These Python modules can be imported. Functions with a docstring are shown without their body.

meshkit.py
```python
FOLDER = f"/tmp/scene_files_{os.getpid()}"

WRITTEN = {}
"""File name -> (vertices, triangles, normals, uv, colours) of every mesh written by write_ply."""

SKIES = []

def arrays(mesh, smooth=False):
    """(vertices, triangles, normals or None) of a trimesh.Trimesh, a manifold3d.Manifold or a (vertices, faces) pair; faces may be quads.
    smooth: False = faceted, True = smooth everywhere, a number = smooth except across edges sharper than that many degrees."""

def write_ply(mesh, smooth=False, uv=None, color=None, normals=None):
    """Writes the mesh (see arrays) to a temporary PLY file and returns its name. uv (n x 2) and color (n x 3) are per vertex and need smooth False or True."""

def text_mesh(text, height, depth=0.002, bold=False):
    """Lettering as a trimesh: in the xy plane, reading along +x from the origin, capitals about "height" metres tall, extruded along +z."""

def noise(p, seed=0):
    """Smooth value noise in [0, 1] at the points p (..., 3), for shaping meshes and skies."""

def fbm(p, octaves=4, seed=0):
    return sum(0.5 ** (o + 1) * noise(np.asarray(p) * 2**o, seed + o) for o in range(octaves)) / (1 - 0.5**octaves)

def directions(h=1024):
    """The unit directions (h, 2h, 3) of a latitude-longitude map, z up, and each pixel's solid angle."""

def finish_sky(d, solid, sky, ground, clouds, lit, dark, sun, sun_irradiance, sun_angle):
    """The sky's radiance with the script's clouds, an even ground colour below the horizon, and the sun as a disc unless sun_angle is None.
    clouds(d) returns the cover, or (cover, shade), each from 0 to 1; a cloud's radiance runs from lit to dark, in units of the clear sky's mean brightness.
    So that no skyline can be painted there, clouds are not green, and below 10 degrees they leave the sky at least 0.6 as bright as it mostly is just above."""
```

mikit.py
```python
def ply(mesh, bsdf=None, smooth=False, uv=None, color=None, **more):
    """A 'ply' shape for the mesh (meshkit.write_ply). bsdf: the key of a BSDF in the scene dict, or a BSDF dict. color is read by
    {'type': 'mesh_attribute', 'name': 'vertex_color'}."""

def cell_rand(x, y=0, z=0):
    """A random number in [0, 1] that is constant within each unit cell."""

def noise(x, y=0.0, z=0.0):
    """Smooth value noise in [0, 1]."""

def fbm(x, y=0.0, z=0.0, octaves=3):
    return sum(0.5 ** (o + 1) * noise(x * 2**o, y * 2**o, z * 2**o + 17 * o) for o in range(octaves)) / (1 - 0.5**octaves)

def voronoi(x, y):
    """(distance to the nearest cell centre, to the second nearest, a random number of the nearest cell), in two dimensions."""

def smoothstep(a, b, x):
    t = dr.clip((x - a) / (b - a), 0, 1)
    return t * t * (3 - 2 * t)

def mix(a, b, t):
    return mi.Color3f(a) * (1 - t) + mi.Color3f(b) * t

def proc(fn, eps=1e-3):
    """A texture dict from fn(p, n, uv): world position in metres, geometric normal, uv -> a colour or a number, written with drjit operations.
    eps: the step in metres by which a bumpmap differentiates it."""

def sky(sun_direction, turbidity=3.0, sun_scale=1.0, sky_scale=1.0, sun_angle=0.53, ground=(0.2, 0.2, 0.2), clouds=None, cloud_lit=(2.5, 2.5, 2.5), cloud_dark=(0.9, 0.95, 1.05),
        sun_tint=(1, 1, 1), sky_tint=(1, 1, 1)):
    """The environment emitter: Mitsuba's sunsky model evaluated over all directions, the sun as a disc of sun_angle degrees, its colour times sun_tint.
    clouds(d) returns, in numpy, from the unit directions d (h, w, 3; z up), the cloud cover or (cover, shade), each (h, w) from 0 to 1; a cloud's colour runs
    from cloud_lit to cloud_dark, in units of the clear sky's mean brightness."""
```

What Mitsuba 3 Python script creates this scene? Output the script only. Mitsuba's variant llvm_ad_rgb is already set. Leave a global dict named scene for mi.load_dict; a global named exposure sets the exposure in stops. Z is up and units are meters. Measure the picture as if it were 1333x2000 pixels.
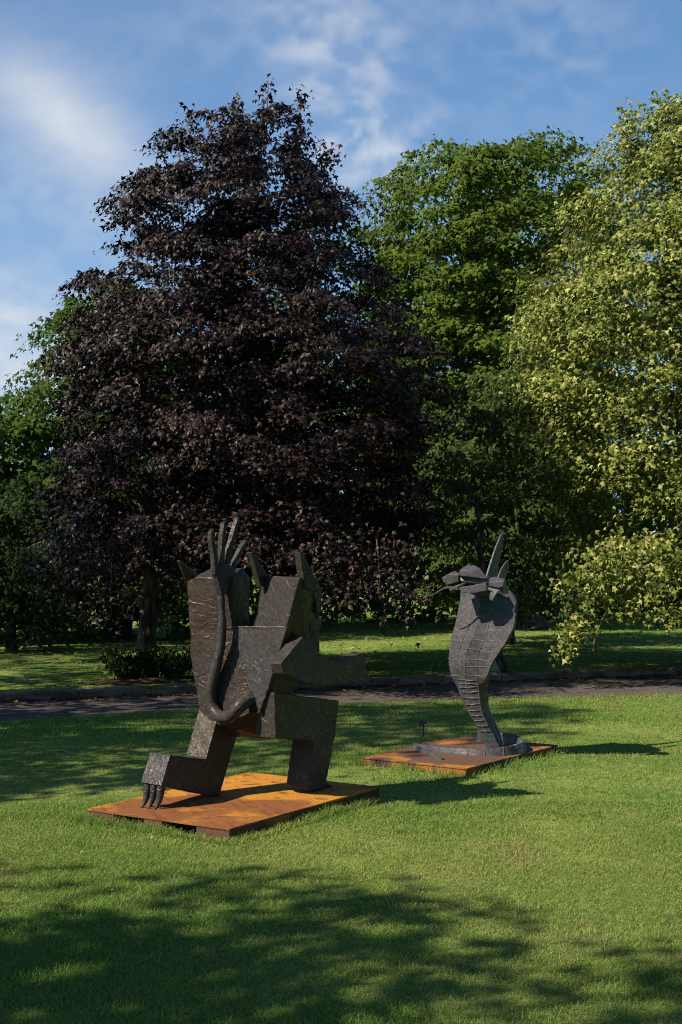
import math
import numpy as np, trimesh, manifold3d as m3, mitsuba as mi, drjit as dr
import mikit, meshkit
from mikit import proc, noise, fbm, smoothstep, mix
T = mi.ScalarTransform4f
scene, labels = {}, {}

# ------------------------------------------------------------------ camera, sky, exposure
CAM_Z, FOC = 1.7, 2700.0 / 1333.0
scene['camera'] = {
    'type': 'perspective', 'fov': math.degrees(2 * math.atan(0.5 / FOC)), 'fov_axis': 'x',
    'principal_point_offset_x': 0.0, 'principal_point_offset_y': -0.035,
    'near_clip': 0.1, 'far_clip': 2000.0,
    'to_world': T().look_at([0, 0, CAM_Z], [0, 10, CAM_Z], [0, 0, 1])}
SUN = np.array([-1.0, -0.52, 1.0]); SUN /= np.linalg.norm(SUN)


def clouds(d):
    az = np.arctan2(d[..., 0], d[..., 1])
    el = np.arcsin(np.clip(d[..., 2], -1, 1))
    p = np.stack([d[..., 0], d[..., 1], d[..., 2] * 2.2], -1)
    warp = meshkit.fbm(p * 3.1, 4, 5)[..., None] - 0.5
    wisps = meshkit.fbm((p + warp * 0.35) * np.array([5.0, 3.0, 7.0]), 5, 11)
    fine = meshkit.fbm((p + warp * 0.15) * np.array([58.0, 50.0, 34.0]), 5, 23)
    base = np.clip((wisps - 0.47) * 2.1, 0, 0.62)

    def blob(a0, e0, ra, re, tilt=0.0):
        x, y = az - a0, el - e0
        x, y = x * math.cos(tilt) + y * math.sin(tilt), -x * math.sin(tilt) + y * math.cos(tilt)
        return np.exp(-(x / ra) ** 2 - (y / re) ** 2)
    streaks = np.clip((fine - 0.38) * 3.0, 0, 1)
    c = base * 0.14
    c = c + 0.72 * blob(-0.190, 0.290, 0.062, 0.024, -0.55) * (0.6 + 0.6 * wisps) + 0.25 * blob(-0.19, 0.29, 0.11, 0.045, -0.5) * (0.5 + 0.5 * streaks)
    c = c + 1.1 * blob(-0.275, 0.140, 0.100, 0.052) * (0.6 + 0.5 * streaks)
    c = c + 0.30 * blob(-0.20, 0.235, 0.08, 0.03, -0.4) * (0.4 + streaks * 0.6)
    c = c + 0.50 * blob(0.000, 0.325, 0.040, 0.060, 0.5) * (0.25 + streaks)
    c = c + 0.55 * blob(0.028, 0.280, 0.045, 0.030, 0.1) * streaks
    c = c + 0.26 * blob(-0.02, 0.365, 0.130, 0.035, 0.1) * (0.3 + 0.7 * streaks)
    c = c + 0.20 * blob(0.16, 0.35, 0.06, 0.05, 0.1) * streaks
    return np.clip(c, 0, 0.95)


scene['sky'] = mikit.sky(SUN, turbidity=2.2, sun_scale=1.3, sky_scale=1.08, ground=(0.06, 0.08, 0.04), clouds=clouds, sky_tint=(0.90, 1.0, 1.10), sun_tint=(0.98, 1.0, 1.03),
                         cloud_lit=(2.2, 2.35, 2.6), cloud_dark=(0.9, 0.95, 1.05))
labels['sky'] = {'kind': 'structure'}
exposure = 1.9

# ------------------------------------------------------------------ helpers
RNG = np.random.default_rng


def thing(key, label, category, group=None):
    labels[key] = {'label': label, 'category': category}
    if group:
        labels[key]['group'] = group
    return key


def numbered(base):
    if base not in scene:
        return base
    k = 1
    while f'{base}_{k:03d}' in scene:
        k += 1
    return f'{base}_{k:03d}'


def put(key, mesh, bsdf, smooth=False, color=None, kind=None, label=None, **more):
    key = numbered(key)
    scene[key] = mikit.ply(mesh, bsdf, smooth=smooth, color=color, **more)
    if kind:
        labels.setdefault(key, {})['kind'] = kind
    if label:
        labels.setdefault(key, {})['label'] = label
    return key


class Frame:
    """A local frame on the ground: u along the heading, w to its right, z up."""

    def __init__(self, x, y, deg):
        a = math.radians(deg)
        self.M = np.array([[math.cos(a), math.sin(a), 0], [math.sin(a), -math.cos(a), 0], [0, 0, 1.0]])
        self.c = np.array([x, y, 0.0])

    def __call__(self, p):
        return np.asarray(p, float) @ self.M.T + self.c


OCT = np.array([[1, 0, 0], [-1, 0, 0], [0, 1, 0], [0, -1, 0], [0, 0, 1], [0, 0, -1],
                [.6, .6, .6], [-.6, .6, .6], [.6, -.6, .6], [.6, .6, -.6], [-.6, -.6, .6], [-.6, .6, -.6], [.6, -.6, -.6], [-.6, -.6, -.6]])


def hull(pts, r=0.007):
    pts = np.asarray(pts, float)
    if r:
        pts = (pts[:, None, :] + OCT[None] * r).reshape(-1, 3)
    return m3.Manifold.hull_points(pts.astype(np.float32))


def prism(poly_uz, w0, w1, r=0.007, inner=None):
    """A convex (u, z) profile extruded from w0 to w1; inner is the profile at w1 when it differs."""
    inner = poly_uz if inner is None else inner
    return hull([(u, w0, z) for u, z in poly_uz] + [(u, w1, z) for u, z in inner], r)


def cast(man, frame=None, edge=0.035, amp=0.0035, freq=9.0, seed=1):
    """Refines a solid and roughens it a little, as something cast and hand worked."""
    m = man.to_mesh()
    t = trimesh.Trimesh(m.vert_properties[:, :3], m.tri_verts, process=True)
    if edge:
        v, f = trimesh.remesh.subdivide_to_size(t.vertices, t.faces, edge, max_iter=12)
        t = trimesh.Trimesh(v, f, process=True)
    n = t.vertex_normals
    q = np.asarray(t.vertices)
    d = meshkit.fbm(q * freq, 3, seed) - 0.5 + 0.6 * (meshkit.noise(q * freq * 5, seed + 7) - 0.5)
    v = q + n * (d * 2 * amp)[:, None]
    if frame is not None:
        v = frame(v)
    t = trimesh.Trimesh(v, t.faces, process=False)
    if t.volume < 0:
        t.invert()
    return t


def tube(points, radii, seg=10, cap=True):
    p = np.asarray(points, float)
    r = np.broadcast_to(np.asarray(radii, float), (len(p),))
    tan = np.gradient(p, axis=0)
    tan /= np.linalg.norm(tan, axis=1, keepdims=True) + 1e-12
    ref = np.array([0.3, 0.9, 0.2]) if abs(tan[0][1]) < 0.8 else np.array([0.9, 0.1, 0.3])
    rings, a = [], np.arange(seg) * 2 * np.pi / seg
    x = np.cross(tan[0], ref)
    for i in range(len(p)):
        x = x - tan[i] * (x @ tan[i])
        x /= np.linalg.norm(x) + 1e-12
        y = np.cross(tan[i], x)
        rings.append(p[i] + r[i] * (np.cos(a)[:, None] * x + np.sin(a)[:, None] * y))
    v = np.vstack(rings + [p[:1], p[-1:]])
    n, f = len(p), []
    for i in range(n - 1):
        for k in range(seg):
            b, c = i * seg + k, i * seg + (k + 1) % seg
            f += [(b, c, c + seg), (b, c + seg, b + seg)]
    if cap:
        for k in range(seg):
            f += [(n * seg, (k + 1) % seg, k), (n * seg + 1, (n - 1) * seg + k, (n - 1) * seg + (k + 1) % seg)]
    t = trimesh.Trimesh(v, np.array(f), process=False)
    return t


def spline(points, n, extra=None):
    from scipy.interpolate import CubicSpline
    p = np.asarray(points, float)
    s = np.r_[0, np.cumsum(np.linalg.norm(np.diff(p, axis=0), axis=1))]
    t = np.linspace(0, s[-1], n)
    out = CubicSpline(s, p)(t)
    return out if extra is None else (out, np.interp(t, s, extra))


# ------------------------------------------------------------------ materials
def lum_noise(a, b, s, o=3):
    return lambda p, n, uv: mix(a, b, smoothstep(0.3, 0.7, fbm(p.x * s, p.y * s, p.z * s, o)))


def wrinkles(p):
    wx, wz = noise(p.x * 6 + 3, p.y * 6, p.z * 6), noise(p.x * 7, p.y * 7 + 5, p.z * 7)
    q = p.x * 0.8 - p.y * 0.6
    r1 = dr.abs(noise(q * 12 + 5 * wx, p.y * 4 + 2, p.z * 30 + 6 * wz) - 0.5)
    r2 = dr.abs(noise(q * 34 + 4 * wz, p.y * 9, p.z * 11 + 5 * wx + 40) - 0.5)
    r3 = dr.abs(noise(q * 30 + 8 * wx + 9, p.y * 30, p.z * 34 + 8 * wz) - 0.5)
    m = smoothstep(0.42, 0.58, noise(p.x * 4.3, p.y * 4.3, p.z * 4.3 + 7))
    return (1 - smoothstep(0.0, 0.05, r1)) * m * 0.8 + (1 - smoothstep(0.0, 0.05, r2)) * (1 - m) * 0.7 + (1 - smoothstep(0.0, 0.05, r3)) * 0.25


def bronze_relief(p, n, uv):
    return wrinkles(p) + 0.45 * fbm(p.x * 70, p.y * 70, p.z * 70, 2)


def bronze_col(p, n, uv):
    k = smoothstep(0.40, 0.64, fbm(p.x * 2.6 + 5, p.y * 2.6, p.z * 2.2, 3))
    c = mix(mi.Color3f(0.055, 0.056, 0.063), mi.Color3f(0.056, 0.051, 0.049), k)
    g = smoothstep(0.3, 0.8, fbm(p.x * 55, p.y * 55, p.z * 55, 3))
    return c * (0.75 + 0.4 * g + 0.6 * dr.minimum(wrinkles(p), 1.0))


def serpent_col(p, n, uv):
    k = smoothstep(0.5, 0.74, fbm(p.x * 4.6 + 2, p.y * 4.6, p.z * 3.2 + 9, 4))
    c = mix(mi.Color3f(0.082, 0.082, 0.098), mi.Color3f(0.056, 0.098, 0.106), k)
    g = smoothstep(0.3, 0.75, fbm(p.x * 45, p.y * 45, p.z * 45, 3))
    return c * (0.8 + 0.4 * g)


def hatch(p, n, uv):
    a = noise(p.x * 90, p.y * 90, p.z * 18)
    b = noise(p.x * 16, p.y * 16, p.z * 110)
    return 0.5 * a + 0.35 * b + 0.4 * fbm(p.x * 50, p.y * 50, p.z * 50, 2)


def bumped(key, inner, height, scale, eps=1e-3):
    scene[key] = {'type': 'twosided', 'm': {'type': 'bumpmap', 'arbitrary': proc(height, eps), 'scale': scale, 'inner': inner}}


def bronze_brown_col(p, n, uv):
    k = smoothstep(0.36, 0.62, fbm(p.x * 3.4 + 9, p.y * 3.4, p.z * 2.6, 3))
    c = mix(mi.Color3f(0.046, 0.042, 0.042), mi.Color3f(0.052, 0.040, 0.033), k)
    g = smoothstep(0.3, 0.8, fbm(p.x * 55, p.y * 55, p.z * 55, 3))
    return c * (0.75 + 0.4 * g + 0.7 * dr.minimum(wrinkles(p), 1.0))


bumped('bronze_brown', {'type': 'principled', 'base_color': proc(bronze_brown_col), 'roughness': 0.38, 'metallic': 0.2, 'specular': 0.2}, bronze_relief, 0.0042, 1e-3)
bumped('bronze', {'type': 'principled', 'base_color': proc(bronze_col), 'roughness': 0.40, 'metallic': 0.2, 'specular': 0.16}, bronze_relief, 0.0036, 1e-3)
bumped('serpent_bronze', {'type': 'principled', 'base_color': proc(serpent_col), 'roughness': 0.42, 'metallic': 0.2, 'specular': 0.18}, hatch, 0.0022, 1e-3)


scene['seam_bronze'] = {'type': 'principled', 'base_color': proc(lum_noise((0.075, 0.080, 0.088), (0.16, 0.16, 0.165), 30)), 'roughness': 0.45, 'metallic': 0.3, 'specular': 0.3}


def rust_col(p, n, uv):
    a = fbm(p.x * 2.3 + 4, p.y * 2.3, 0, 4)
    b = fbm(p.x * 11 + 1.7, p.y * 11, 3.3, 3)
    c = fbm(p.x * 70, p.y * 70, p.z * 70, 2)
    col = mix(mi.Color3f(0.180, 0.072, 0.026), mi.Color3f(0.38, 0.175, 0.024), smoothstep(0.36, 0.60, a + 0.35 * (b - 0.5)))
    col = mix(col, mi.Color3f(0.085, 0.042, 0.028), smoothstep(0.66, 0.8, b) * 0.7)
    st = fbm(p.x * 26 + p.y * 9, p.y * 3 - p.x * 1.5, 1.1, 3)
    col = mix(col, col * 0.55, smoothstep(0.5, 0.8, st) * 0.5)
    col = mix(col, mi.Color3f(0.05, 0.035, 0.03), smoothstep(0.83, 0.88, noise(p.x * 19 + 3, p.y * 19, 0)) * 0.6)
    return col * (0.72 + 0.55 * c)


def rust_col_dark(p, n, uv):
    a = fbm(p.x * 3.1 + 4, p.y * 3.1, 0, 4)
    b = fbm(p.x * 14 + 1.7, p.y * 14, 3.3, 3)
    col = mix(mi.Color3f(0.092, 0.052, 0.038), mi.Color3f(0.27, 0.120, 0.028), smoothstep(0.53, 0.68, a + 0.3 * (b - 0.5)))
    return col * (0.7 + 0.6 * fbm(p.x * 70, p.y * 70, p.z * 70, 2))


rust_h = lambda p, n, uv: fbm(p.x * 110, p.y * 110, p.z * 110, 3)
bumped('rust', {'type': 'principled', 'base_color': proc(rust_col), 'roughness': 0.75, 'specular': 0.3}, rust_h, 0.002)
bumped('rust_dark', {'type': 'principled', 'base_color': proc(rust_col_dark), 'roughness': 0.75, 'specular': 0.3}, rust_h, 0.002)
bumped('asphalt', {'type': 'principled', 'base_color': proc(lambda p, n, uv: mix(mi.Color3f(0.036, 0.034, 0.033), mi.Color3f(0.078, 0.071, 0.065), smoothstep(0.3, 0.75, 0.6 * fbm(p.x * 1.3, p.y * 1.3, 0, 4) + 0.5 * fbm(p.x * 45, p.y * 45, 0, 2)))),
                   'roughness': 0.85, 'specular': 0.25}, lambda p, n, uv: fbm(p.x * 60, p.y * 60, 0, 3), 0.006, 2e-3)
bumped('kerb_stone', {'type': 'principled', 'base_color': proc(lambda p, n, uv: mix(mi.Color3f(0.085, 0.068, 0.052), mi.Color3f(0.19, 0.165, 0.13), smoothstep(0.3, 0.7, fbm(p.x * 5, p.y * 5, p.z * 9, 4)))),
                      'roughness': 0.9, 'specular': 0.2}, lambda p, n, uv: fbm(p.x * 40, p.y * 40, p.z * 40, 3), 0.006, 2e-3)


def turf(p, n, uv):
    a = fbm(p.x * 0.9, p.y * 0.9, 0, 4)
    b = fbm(p.x * 23, p.y * 23, 0, 3)
    c = mix(mi.Color3f(0.075, 0.130, 0.028), mi.Color3f(0.130, 0.178, 0.050), smoothstep(0.35, 0.65, a))
    return c * (0.5 + 0.9 * b)


scene['turf'] = {'type': 'principled', 'base_color': proc(turf), 'roughness': 0.95, 'specular': 0.1}
scene['soil'] = {'type': 'principled', 'base_color': proc(lum_noise((0.030, 0.022, 0.015), (0.075, 0.052, 0.036), 14)), 'roughness': 0.95, 'specular': 0.1}
bumped('bark', {'type': 'principled', 'base_color': proc(lambda p, n, uv: mix(mi.Color3f(0.030, 0.026, 0.022), mi.Color3f(0.115, 0.100, 0.080), smoothstep(0.35, 0.7, fbm(p.x * 22, p.y * 22, p.z * 5, 4)))),
                'roughness': 0.9, 'specular': 0.2}, lambda p, n, uv: fbm(p.x * 30, p.y * 30, p.z * 6, 4), 0.03, 3e-3)
scene['pale_branch'] = {'type': 'principled', 'base_color': {'type': 'rgb', 'value': [0.20, 0.15, 0.055]}, 'roughness': 0.8}
scene['black_paint'] = {'type': 'twosided', 'm': {'type': 'principled', 'base_color': {'type': 'rgb', 'value': [0.012, 0.012, 0.013]}, 'roughness': 0.5}}
scene['green_paint'] = {'type': 'twosided', 'm': {'type': 'principled', 'base_color': proc(lum_noise((0.10, 0.17, 0.14), (0.16, 0.24, 0.20), 6)), 'roughness': 0.7}}
scene['pale_claw'] = {'type': 'twosided', 'm': {'type': 'principled', 'base_color': proc(lum_noise((0.36, 0.32, 0.18), (0.55, 0.50, 0.33), 40)), 'roughness': 0.5}}

VC = {'type': 'mesh_attribute', 'name': 'vertex_color'}
scene['leaf_green'] = {'type': 'principledthin', 'base_color': VC, 'roughness': 0.42, 'diff_trans': 0.75, 'spec_trans': 0.0, 'eta': 1.45}
scene['leaf_pale'] = {'type': 'principledthin', 'base_color': VC, 'roughness': 0.42, 'diff_trans': 0.5, 'spec_trans': 0.0, 'eta': 1.45}
scene['leaf_dark'] = {'type': 'twosided', 'm': {'type': 'principled', 'base_color': VC, 'roughness': 0.48, 'specular': 0.26}}
scene['grass_blade'] = {'type': 'principledthin', 'base_color': VC, 'roughness': 0.6, 'diff_trans': 0.8, 'spec_trans': 0.0, 'eta': 1.35}

# ------------------------------------------------------------------ ground, road, kerb
ROAD_NEAR = np.array([(-30, 2.0), (-12, 9.6), (-6, 12.35), (-3.35, 13.55), (-1.55, 14.50), (0, 15.02), (1.9, 15.55), (4.0, 16.05), (8, 17.0), (14, 18.6), (30, 23.5)])
ROAD_FAR = np.array([(-30, 4.5), (-12, 11.6), (-6, 14.3), (-3.80, 15.32), (-1.75, 16.25), (0.2, 17.0), (2.2, 17.75), (4.62, 18.65), (8, 19.8), (14, 21.6), (30, 26.8)])
LAWN_Z = 0.085


def near_y(x):
    return np.interp(x, ROAD_NEAR[:, 0], ROAD_NEAR[:, 1])


def far_y(x):
    return np.interp(x, ROAD_FAR[:, 0], ROAD_FAR[:, 1])


def undul(x, y):
    return 0.02 * (meshkit.fbm(np.stack([x * 0.5, y * 0.5, 0 * x], -1), 3, 3) - 0.5)


def far_z(x, y):
    return LAWN_Z + 2 * undul(x, y) * np.clip((y - far_y(x) - 0.3) / 1.5, 0, 1)


def sheet(xs, y0, y1, ny, zfun):
    t = np.linspace(0, 1, ny)
    X = np.repeat(xs[:, None], ny, 1)
    Y = y0[:, None] * (1 - t) + y1[:, None] * t
    Z = zfun(X, Y)
    v = np.stack([X, Y, Z], -1).reshape(-1, 3)
    i = np.arange(len(xs) - 1)[:, None] * ny + np.arange(ny - 1)[None]
    f = np.stack([i, i + ny, i + ny + 1, i + 1], -1).reshape(-1, 4)
    return v, f


# one big ground sheet to the horizon (lies just under everything), then the lawns
gv = np.array([(-900, -900, -0.06), (900, -900, -0.06), (900, 900, -0.06), (-900, 900, -0.06)], float)
put('ground', (gv, np.array([[0, 1, 2], [0, 2, 3]])), 'turf', kind='structure')
xs = np.r_[np.linspace(-30, -6, 25), np.linspace(-5.7, 8, 70), np.linspace(8.5, 30, 23)]
rag = 0.05 * (meshkit.fbm(np.stack([xs * 3, 0 * xs, 0 * xs], -1), 3, 9) - 0.5) * 2
put('near_lawn', sheet(xs, np.full_like(xs, -25.0), near_y(xs) + rag, 60, lambda x, y: 0.0 * x), 'turf', smooth=True, kind='structure')
put('road', sheet(xs, near_y(xs) - 0.25, far_y(xs) + 0.02, 14, lambda x, y: -0.012 + 0 * x), 'asphalt', smooth=True, kind='structure')
put('far_lawn', sheet(xs, far_y(xs) + 0.10, np.full_like(xs, 70.0), 70, far_z), 'turf', smooth=True, kind='structure')

# kerb stones along the far side of the road, each a stone of its own
labels['kerb'] = {'kind': 'structure'}
kx = np.linspace(-14, 14, 600)
ks = np.r_[0, np.cumsum(np.hypot(np.diff(kx), np.diff(far_y(kx))))]
rng = RNG(41)
s = 0.0
while s < ks[-1] - 1.0:
    L = rng.uniform(0.78, 0.98)
    a = np.array([np.interp(s, ks, kx), np.interp(np.interp(s, ks, kx), kx, far_y(kx))])
    xb = np.interp(s + L - 0.014, ks, kx)
    b = np.array([xb, far_y(xb)])
    s += L
    t = (b - a) / np.linalg.norm(b - a)
    nn = np.array([-t[1], t[0]])
    dz, dn = rng.uniform(-0.006, 0.006, 2)
    pts = []
    for e in (a, b):
        for off, z in ((0, -0.05), (0.0, 0.066), (0.018, 0.083), (0.125, 0.085), (0.125, -0.05)):
            q = e + nn * (off + dn)
            pts.append((q[0], q[1], z + (dz if z > 0 else 0)))
    put('kerb__stone', cast(hull(pts, 0.003), edge=0.22, amp=0.004, freq=11, seed=int(s * 10)), 'kerb_stone', smooth=35)

# ------------------------------------------------------------------ leaves
MAPLE = np.array([(0, 0.30, 0), (0, 0, 0), (0.30, 0.02, -.05), (0.24, 0.20, -.02), (0.56, 0.45, -.14), (0.22, 0.48, -.03), (0, 1.0, -.16),
                  (-0.22, 0.48, -.03), (-0.56, 0.45, -.14), (-0.24, 0.20, -.02), (-0.30, 0.02, -.05)], float)
MAPLE_F = np.array([(0, k, k % 10 + 1) for k in range(1, 11)])
OVAL = np.array([(0, 0, 0), (0.30, 0.40, -.08), (0, 0.50, 0.03), (0, 1.0, -.12), (-0.30, 0.40, -.08)], float)
OVAL_F = np.array([(0, 1, 2), (2, 1, 3), (0, 2, 4), (2, 3, 4)])
LOBE = np.array([(0, 0, 0), (0.50, 0.28, -.10), (0.16, 0.46, 0.0), (0, 1.0, -.14), (-0.16, 0.46, 0.0), (-0.50, 0.28, -.10)], float)
LOBE_F = np.array([(0, 1, 2), (0, 2, 4), (2, 3, 4), (0, 4, 5)])


def unit(v):
    return v / (np.linalg.norm(v, axis=-1, keepdims=True) + 1e-12)


def leaves(pos, tip, nrm, size, col, shape='maple'):
    """(vertices, faces, colours) of one leaf per row."""
    V, F = {'maple': (MAPLE, MAPLE_F), 'oval': (OVAL, OVAL_F), 'lobe': (LOBE, LOBE_F)}[shape]
    y = unit(tip)
    z = unit(nrm - y * (nrm * y).sum(-1, keepdims=True))
    x = np.cross(y, z)
    v = pos[:, None] + size[:, None, None] * (V[None, :, :1] * x[:, None] + V[None, :, 1:2] * y[:, None] + V[None, :, 2:] * z[:, None])
    f = F[None] + (np.arange(len(pos)) * len(V))[:, None, None]
    return v.reshape(-1, 3), f.reshape(-1, 3), np.repeat(col, len(V), 0)


def ball(rng, n):
    v = unit(rng.normal(size=(n, 3)))
    return v * rng.uniform(0, 1, (n, 1)) ** (1 / 3)


def crown(rng, table, cy, nb, per, leaf, palette, bough=(0.6, 0.28), shape='maple', droop=0.45, depth=1.0, skip=None, inner=0.3, spray=None, sway=0.0):
    """A crown as boughs of leaves inside an envelope given by (z, x of the axis, radius) rows. Returns leaf arrays and the bough centres."""
    tab = np.array(sorted(table), float)
    zg = np.linspace(tab[0, 0], tab[-1, 0], 400)
    rg = np.interp(zg, tab[:, 0], tab[:, 2])
    w = rg ** 1.5 + 0.08
    cdf = np.cumsum(w) / w.sum()
    z = np.interp(rng.uniform(0, 1, nb), cdf, zg)
    ax, r = np.interp(z, tab[:, 0], tab[:, 1]), np.interp(z, tab[:, 0], tab[:, 2])
    th = rng.uniform(0, 2 * np.pi, nb)
    rho = np.where(rng.uniform(size=nb) < inner, rng.uniform(0.1, 0.75, nb), rng.uniform(0.78, 1.04, nb))
    rb = bough[0] * rng.uniform(0.55, 1.25, nb) * np.clip(r / (0.45 * tab[:, 2].max()), 0.45, 1)
    rad = np.maximum(r * rho - 0.45 * rb, 0.02)
    c = np.stack([ax + rad * np.cos(th), cy + depth * rad * np.sin(th), z], -1)
    out = np.stack([np.cos(th), np.sin(th), 0 * th], -1)
    if skip is not None:
        k = ~skip(c)
        c, out, rb, rho = c[k], out[k], rb[k], rho[k]
        nb = len(c)
    tint = rng.uniform(0, 1, nb)
    n = nb * per
    i = np.repeat(np.arange(nb), per)
    q = ball(rng, n)
    q *= (0.45 + 0.55 * rng.uniform(0, 1, (n, 1)))
    q[:, 2] = np.abs(q[:, 2]) * np.where(rng.uniform(size=n) < 0.7, 1, -1)
    o, side = out[i], np.stack([-out[i][:, 1], out[i][:, 0], 0 * out[i][:, 0]], -1)
    a, b = q[:, :1] * rb[i][:, None] * 1.15, q[:, 1:2] * rb[i][:, None]
    pos = c[i] + o * a + side * b
    rr = np.hypot(a, b)[:, 0]
    pos[:, 2] += q[:, 2] * bough[1] * (rb[i] / bough[0]) - droop * rr ** 2 / rb[i] * np.clip(rho[i], 0.3, 1) - 0.15 * droop * a[:, 0]
    away = unit(o * (0.3 + a / (rb[i][:, None] + 1e-9)) + side * b / (rb[i][:, None] + 1e-9) + 0.35 * rng.normal(size=(n, 3)))
    tip = unit(away + np.array([0, 0, -0.75]) + 0.45 * rng.normal(size=(n, 3)))
    nrm = unit(np.array([0, 0, 0.85]) + 0.75 * o + 0.30 * away + 0.42 * rng.normal(size=(n, 3)))
    size = leaf * rng.uniform(0.6, 1.2, n)
    pal = np.asarray(palette, float)
    k = rng.integers(0, len(pal), n)
    t = (0.6 * tint[i] + 0.4 * rng.uniform(size=n))[:, None]
    col = pal[k] * (0.72 + 0.56 * t) * rng.uniform(0.85, 1.15, (n, 1))
    return leaves(pos, tip, nrm, size, col, shape), c


def join(parts):
    at, vs, fs, cs = 0, [], [], []
    for v, f, c in parts:
        vs.append(v), fs.append(f + at), cs.append(c)
        at += len(v)
    return np.vstack(vs), np.vstack(fs), np.vstack(cs)


def put_leaves(key, parts, bsdf, kind=None, label=None):
    v, f, c = join(parts)
    return put(key, (v, f), bsdf, color=np.clip(c, 0.001, 0.9), kind=kind, label=label)


def limbs(trunk_pts, trunk_r, ends, rng, frac=(0.25, 0.9), flare=0.0, count=26):
    """Trunk tube with root flare and limbs reaching to some of the bough centres."""
    p, r = spline(trunk_pts, 26, trunk_r)
    if flare:
        z = p[:, 2] - p[0, 2]
        r = r * (1 + flare * np.exp(-z / 0.12))
    parts = [tube(p, r, 12)]
    if len(ends):
        pick = ends[rng.permutation(len(ends))[:count]]
        for e in pick:
            hz = e[2] - 0.45 * np.hypot(e[0] - p[-1, 0], e[1] - p[-1, 1])
            k = int(np.clip(np.searchsorted(p[:, 2], hz), 6, len(p) - 2))
            a = p[k]
            m = a * 0.45 + e * 0.55 + np.array([0, 0, 0.12 * np.linalg.norm(e - a)])
            pts = spline([a, m, e], 8)
            parts.append(tube(pts, np.linspace(min(r[k] * 0.5, 0.05), 0.008, 8), 6))
    return trimesh.util.concatenate(parts)


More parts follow.
